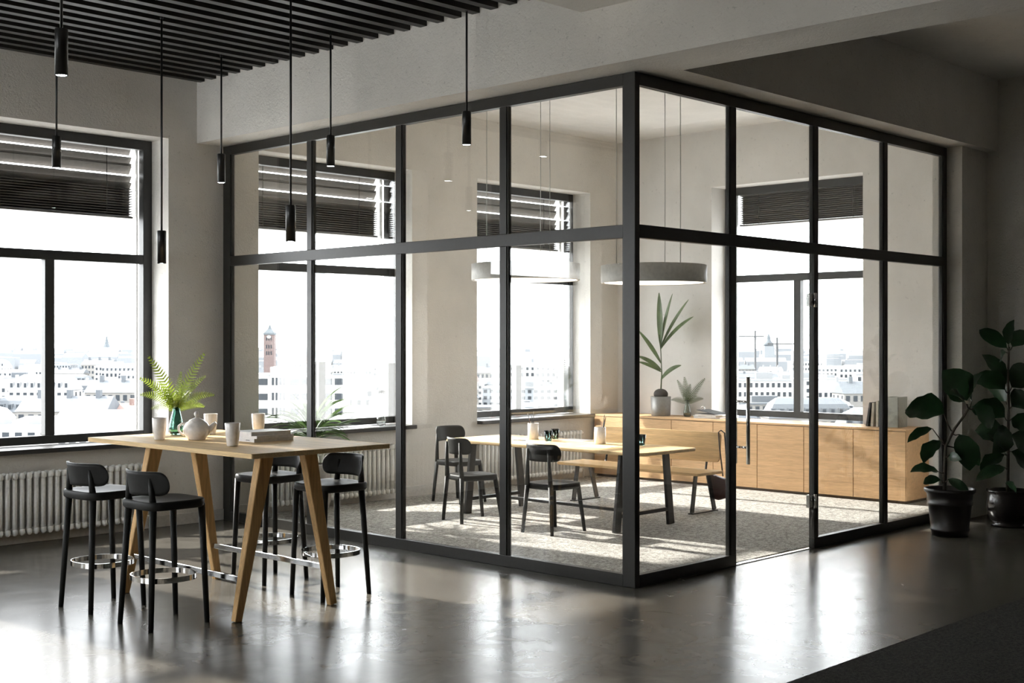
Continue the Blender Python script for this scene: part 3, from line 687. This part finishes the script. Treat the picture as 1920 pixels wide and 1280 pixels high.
fig('fiddle leaf fig in the tapered pot beside the glass partition', (P1[0], P1[1], .34), [px(1771, 924, T1), px(1771, 880, T1), px(1773, 836, T1), px(1790, 803, T1), px(1806, 782, T1), px(1817, 764, T1)], [
    (1770, 776, 1697, 768, 62, -.12, (1784, 808)), (1748, 803, 1701, 829, 22, .05, (1773, 832)), (1764, 826, 1731, 868, 38, .1, (1773, 834)), (1760, 884, 1707, 884, 28, -.1, (1771, 886)),
    (1764, 900, 1731, 904, 18, -.2, (1771, 905)), (1778, 898, 1817, 922, 17, -.15, (1771, 903)), (1799, 814, 1819, 882, 44, -.1, (1784, 812)), (1812, 752, 1768, 694, 64, .05, (1817, 766)),
    (1812, 757, 1780, 738, 40, -.15, (1817, 766)), (1781, 852, 1803, 862, 16, -.25, (1772, 856)), (1822, 752, 1842, 700, 46, .1, (1817, 766)), (1800, 836, 1836, 872, 36, .2, (1776, 836)), (1826, 764, 1862, 800, 40, .15, (1817, 766))], T1, 4)
P2 = (4.50, -.60, 0); T2 = 11.2
pot(P2, 'round_plant_pot', 'glossy dark round pot at the wall on a saucer', [(.002, 0), (.15, 0), (.16, .01), (.16, .02), (.14, .022), (.17, .06), (.195, .13), (.2, .2), (.185, .27), (.175, .285), (.195, .3), (.195, .315), (.172, .312), (.165, .27), (.002, .27)], 'pot_glaze', .285, .164)
fig('tall dark fiddle leaf fig in the round pot at the right edge', (P2[0], P2[1], .28), [px(1889, 930, T2), px(1890, 860, T2), px(1891, 780, T2), px(1890, 700, T2), px(1892, 650, T2)], [
    (1888, 652, 1836, 618, 26, -.1, (1892, 656)), (1891, 646, 1901, 599, 24, 0, (1892, 656)), (1898, 650, 1930, 622, 34, .1, (1892, 656)), (1886, 660, 1878, 676, 22, -.2, (1892, 658)),
    (1886, 720, 1842, 664, 34, .1, (1890, 728)), (1884, 730, 1824, 706, 46, -.15, (1890, 736)), (1897, 726, 1924, 682, 46, .1, (1890, 734)), (1886, 752, 1846, 700, 44, .2, (1890, 758)),
    (1884, 782, 1823, 762, 48, -.1, (1890, 788)), (1896, 785, 1934, 806, 46, -.1, (1890, 788)), (1884, 820, 1828, 806, 50, .15, (1890, 826)), (1884, 850, 1850, 812, 40, -.2, (1891, 852)),
    (1884, 852, 1840, 890, 42, .1, (1890, 850)), (1884, 876, 1829, 902, 24, -.1, (1890, 878)), (1896, 846, 1932, 896, 50, .1, (1890, 842)), (1897, 762, 1930, 742, 44, .2, (1890, 764)),
    (1885, 905, 1906, 925, 22, -.2, (1889, 905)), (1886, 800, 1862, 850, 40, -.25, (1890, 802)), (1896, 815, 1934, 850, 44, .2, (1890, 815))], T2, 9)

# rug in the foreground
rg = MB().prism(rrect(-5.6, 4.6, -4.8, -1.972, .01, 2), 0, .012).build('area_rug', 'rug'); tag(rg, 'dark grey rug on the concrete in the near right corner', 'rug')

# ------------------------------------------------------------------ city outside
GZ = -36.0
struct(MB().box(-1500, 6500, 12, 6500, GZ - 1, GZ).box(14, 6500, -3500, 12, GZ - 1, GZ).build('city_ground', 'city_ground'), 'pale streets of the city far below')
def house(w, d, h, roof, storeys, bays, wall, rmat):
    """returns list of (name, MB, mat) in local coords, base at z=0, front along -y"""
    b = MB().box(-w/2, w/2, -d/2, d/2, 0, h); r = MB(); win = MB(); e = .35
    if roof == 'flat':
        r.box(-w/2 - e, w/2 + e, -d/2 - e, d/2 + e, h, h + .7); r.box(-w*.2, w*.05, -d*.2, d*.1, h + .7, h + 3.2); r.box(w*.2, w*.32, -d*.1, d*.15, h + .7, h + 2.2)
    elif roof == 'gable':
        rh = d * .32; vs = [(-w/2 - e, -d/2 - e, h), (w/2 + e, -d/2 - e, h), (w/2 + e, d/2 + e, h), (-w/2 - e, d/2 + e, h), (-w/2, 0, h + rh), (w/2, 0, h + rh)]
        r.add(vs, [(3, 2, 1, 0), (0, 1, 5, 4), (2, 3, 4, 5), (1, 2, 5), (3, 0, 4)])
        for k in range(3): x = -w*.35 + k * w*.33; r.box(x, x + 1.2, -1, .6, h + rh * .6, h + rh + 1.6)
    else:   # mansard
        mh, i = 3.6, 1.8
        r.rings([[(-w/2 - e, -d/2 - e, h), (w/2 + e, -d/2 - e, h), (w/2 + e, d/2 + e, h), (-w/2 - e, d/2 + e, h)], [(-w/2 + i, -d/2 + i, h + mh), (w/2 - i, -d/2 + i, h + mh), (w/2 - i, d/2 - i, h + mh), (-w/2 + i, d/2 - i, h + mh)], [(-w/2 + d*.3, -d*.06, h + mh + 1.5), (w/2 - d*.3, -d*.06, h + mh + 1.5), (w/2 - d*.3, d*.06, h + mh + 1.5), (-w/2 + d*.3, d*.06, h + mh + 1.5)]], False, True)
        for k in range(bays):
            x = -w/2 + (k + .5) * w / bays; r.box(x - .8, x + .8, -d/2 + .1, -d/2 + 2, h + .6, h + 2.6); win.box(x - .5, x + .5, -d/2 + .02, -d/2 + .12, h + .9, h + 2.3)
    sh = h / storeys; bw = w / bays
    for s in range(storeys):
        for k in range(bays):
            x = -w/2 + (k + .5) * bw; z = s * sh + sh * .3
            win.box(x - bw*.27, x + bw*.27, -d/2 - .06, -d/2 + .02, z, z + sh * .5); win.box(x - bw*.27, x + bw*.27, d/2 - .02, d/2 + .06, z, z + sh * .5)
        nb = max(2, int(d / (bw * 1.3)))
        for k in range(nb):
            y = -d/2 + (k + .5) * d / nb; z = s * sh + sh * .3
            win.box(-w/2 - .06, -w/2 + .02, y - bw*.25, y + bw*.25, z, z + sh * .5); win.box(w/2 - .02, w/2 + .06, y - bw*.25, y + bw*.25, z, z + sh * .5)
    return [('walls', b, wall), ('roof', r, rmat), ('windows', win, 'city_window')]
VAR = []
for i, (w, d, h, ro, s, ba, wa, rm) in enumerate([(30, 13, 17, 'flat', 5, 12, 'house_white', 'roof_pale'), (24, 12, 15, 'gable', 4, 9, 'house_cream', 'roof_grey'), (26, 14, 16, 'mansard', 4, 9, 'house_white', 'roof_pale'),
        (36, 14, 14, 'flat', 4, 14, 'house_cream', 'roof_grey'), (20, 13, 18, 'gable', 5, 7, 'house_white', 'roof_tile'), (28, 12, 13, 'mansard', 3, 10, 'house_cream', 'roof_grey'), (40, 16, 19, 'flat', 6, 16, 'house_grey', 'roof_pale'), (22, 12, 14, 'gable', 4, 8, 'house_white', 'roof_pale')]):
    VAR.append([(n, m.mesh(n, mt_), mt_) for n, m, mt_ in house(w, d, h, ro, s, ba, wa, rm)])
VLAB = ['white flat roofed block', 'cream house with grey gable', 'white house with pale mansard', 'cream block with grey flat roof', 'white house with red gable', 'cream house with grey mansard', 'grey flat roofed block', 'white house with pale gable']
rnd = random.Random(21); t = 262.0
VW = [30, 24, 26, 36, 20, 28, 40, 22]
KEEP = [(200, 248, 120), (535, 262, 190), (506, 800, 20), (200, 1500, 30), (1441, 1300, 25), (1416, 1250, 12), (1457, 1150, 12)]
while t < 1150:
    x = -180 + rnd.uniform(0, 80)
    while x < 1800:
        v = rnd.choices(range(8), (3, 4, 3, 3, 2, 4, 2, 3) if t < 900 else (5, 1, 4, 2, 1, 1, 1, 5))[0]  # far rows favour pale houses, haze put into their colour
        s = rnd.uniform(.85, 1.2); half = VW[v] * s * .5 / t * 2412; x += half
        if any(abs(x - kx) < half + kw and abs(t - kt) < 34 for kx, kt, kw in KEEP): x += half; continue
        p = px(x, 641, t + rnd.uniform(-.008, .008) * t)
        where = 'left window' if x < 360 else 'window behind the palm' if x < 820 else 'window behind the meeting table' if x < 1240 else 'window above the sideboard'
        row = 'among the near roofs' if t < 420 else 'in the middle distance' if t < 1000 else 'near the horizon'
        f = thing('city_building', VLAB[v] + ' ' + row + ', ' + where, 'building', (p.x, p.y, GZ), YAW - 90 + rnd.choice((-7, -3, 2, 6)), 'city buildings outside')
        f.scale = (s, s, rnd.uniform(.8, 1.22) * (1.0 if t > 400 else .95))
        for n, me, mt_ in VAR[v]:
            q = inst(me, n, f)
            if n == 'windows': q['kind'] = 'stuff'
        x += half + rnd.uniform(1.5, 9) / t * 2412
    t *= 1.14
sky_ = MB()
while t < 3000:
    x = -180
    while x < 1800:
        w = rnd.uniform(14, 40); d = rnd.uniform(10, 16); h = rnd.uniform(14, 24) * (1.35 if rnd.random() < .06 else 1); x += w * .5 / t * 2412; p = px(x, 641, t)
        a = R(YAW - 90) + rnd.uniform(-.2, .2); m_ = MB().box(-w/2, w/2, -d/2, d/2, 0, h)
        if rnd.random() < .6: m_.add([(-w/2, -d/2, h), (w/2, -d/2, h), (w/2, d/2, h), (-w/2, d/2, h), (-w/2, 0, h + 4), (w/2, 0, h + 4)], [(0, 1, 5, 4), (2, 3, 4, 5), (1, 2, 5), (3, 0, 4)])
        m_.xf(Matrix.Translation((p.x, p.y, GZ)) @ Matrix.Rotation(a, 4, 'Z')); sky_.add(m_.v, m_.f); x += (w * .5 + rnd.uniform(1, 14)) / t * 2412
    t *= 1.12
tag(sky_.build('distant_skyline', 'house_far', kind='stuff'), 'pale roofs of the far city along the horizon', 'skyline')
# landmarks
def at_px(x, t): p = px(x, 641, t); return (p.x, p.y, GZ)
def landmark(name, label, x, t, parts, rz=0):
    f = thing(name, label, 'building', at_px(x, t), YAW - 90 + rz)
    for n, m, mt_ in parts:
        q = m.build(n, mt_, f)
        if n == 'windows': q['kind'] = 'stuff'
Hh = 36 + 1.6
tw = MB().box(-3.2, 3.2, -3.2, 3.2, 0, Hh + 4.5); cap_ = MB().rings([[(-3.6, -3.6, Hh + 4.5), (3.6, -3.6, Hh + 4.5), (3.6, 3.6, Hh + 4.5), (-3.6, 3.6, Hh + 4.5)], [(-3.4, -3.4, Hh + 5.6), (3.4, -3.4, Hh + 5.6), (3.4, 3.4, Hh + 5.6), (-3.4, 3.4, Hh + 5.6)], [(-1.2, -1.2, Hh + 8), (1.2, -1.2, Hh + 8), (1.2, 1.2, Hh + 8), (-1.2, 1.2, Hh + 8)], [(-.15, -.15, Hh + 11), (.15, -.15, Hh + 11), (.15, .15, Hh + 11), (-.15, .15, Hh + 11)]], False)
ww = MB()
for z in (Hh - 8, Hh - 4, Hh + 1):
    for y in (-1.4, 0, 1.4): ww.box(y - .35, y + .35, -3.3, -3.15, z, z + 2.2)
ck = MB()
for s in range(16): pass
ck.rings([[(1.3 * math.cos(2*math.pi*j/20), -3.2 - dy, Hh + 3.2 + 1.0 * math.sin(2*math.pi*j/20)) for j in range(20)] for dy in (0, .2)], False, True)
landmark('brick_clock_tower', 'red brick clock tower seen beyond the palm window', 506, 800, [('shaft', tw, 'house_red'), ('cap', cap_, 'spire_copper'), ('windows', ww, 'city_window'), ('clock_face', ck, 'house_white')])
b1 = MB().box(-4.8, -1.2, -5, 5, 0, 30.8).box(-1.2, 2.2, -5.6, 5, 0, 32.6).box(2.2, 14, -5, 5, 0, 30.2); w1 = MB(); r1 = MB().box(-4.9, -1.2, -5.1, 5, 30.8, 31.2).box(2.2, 14.1, -5.1, 5, 30.2, 30.6)
for z in range(0, 10):
    zz = 2 + z * 3; w1.box(-4.3, -1.8, -5.1, -4.95, zz, zz + 1.3)
    for k in range(4): w1.box(-.9 + k * .75, -.45 + k * .75, -5.7, -5.55, zz, zz + 1.5)
    for k in range(5): w1.box(2.7 + k * 2.2, 4.4 + k * 2.2, -5.1, -4.95, zz, zz + 1.3)
landmark('white_tower_block', 'white office slab with window bands below the brick tower', 524, 262, [('walls', b1, 'house_white'), ('roof', r1, 'roof_pale'), ('windows', w1, 'city_window')], 4)
sp_ = MB().box(-4, 4, -4, 4, 0, Hh - 6).box(-14, -4, -4.5, 4.5, 0, Hh - 18); st_ = MB().rings([[(4.2*math.cos(2*math.pi*j/8), 4.2*math.sin(2*math.pi*j/8), Hh - 6) for j in range(8)], [(2.6*math.cos(2*math.pi*j/8), 2.6*math.sin(2*math.pi*j/8), Hh - 2) for j in range(8)], [(.2*math.cos(2*math.pi*j/8), .2*math.sin(2*math.pi*j/8), Hh + 9) for j in range(8)]], False)
landmark('church_spire', 'slim church spire on the skyline in the left window', 200, 1500, [('tower', sp_, 'house_grey'), ('spire', st_, 'spire_copper')])
sp2 = MB().box(-5, 5, -5, 5, 0, Hh - 4); st2 = MB().lathe([(5.5, Hh - 4), (5, Hh - 1), (2.4, Hh + 1), (2.2, Hh + 4), (.3, Hh + 9)], 10)
landmark('church_tower', 'dark domed church tower between the cranes', 1441, 1300, [('tower', sp2, 'house_grey'), ('dome', st2, 'spire_copper')])
def crane(x, t, h, label, flip):
    f = thing('tower_crane', label, 'crane', at_px(x, t), YAW - 90 + 8)
    MB().box(-.8, .8, -.8, .8, 0, h + 5).build('mast', 'crane', f); MB().box(-9 * flip if flip > 0 else -24, 24 if flip > 0 else 9, -.6, .6, h - 1.2, h).build('jib', 'crane', f)
    MB().box(-.9, .9, -.9, .9, h - 4, h - 1.2).build('cab', 'crane', f)
    MB().bar((0, 0, h + 5), (18 * flip, 0, h), .3, .3).bar((0, 0, h + 5), (-8 * flip, 0, h), .3, .3).build('tie', 'crane', f)
crane(1416, 1250, Hh + 6, 'taller construction crane on the skyline above the sideboard', -1); crane(1457, 1150, Hh - 1, 'shorter construction crane on the skyline above the sideboard', 1)
m1 = MB().box(-8, 8, -6, 6, 0, 20); mr = MB().rings([[(-8.3 + i * .0 + (8.3 - 8.3 * math.cos(R(a))) * .25, s, 20 + 5 * math.sin(R(a))) for s in (0,)] for a in ()], False) if False else MB()
N = 8
rings = []
for x in (-8.2, 8.2): rings.append([(x, 6.3 * math.cos(R(180 * k / N)), 20 + 4.6 * math.sin(R(180 * k / N))) for k in range(N + 1)])
mr.rings(rings, True, True); wm = MB()
for k in range(7): wm.box(-7 + k * 2.0, -5.7 + k * 2.0, -6.08, -5.95, 16.4, 19)
for k in range(6): wm.box(-6 + k * 2.2, -4.8 + k * 2.2, -6.08, -5.95, 12, 14.6)
landmark('barrel_roof_house', 'white building with a rounded pale roof and tall windows, nearest in the left window', 200, 248, [('walls', m1, 'house_white'), ('roof', mr, 'roof_pale'), ('windows', wm, 'city_window')], -3)
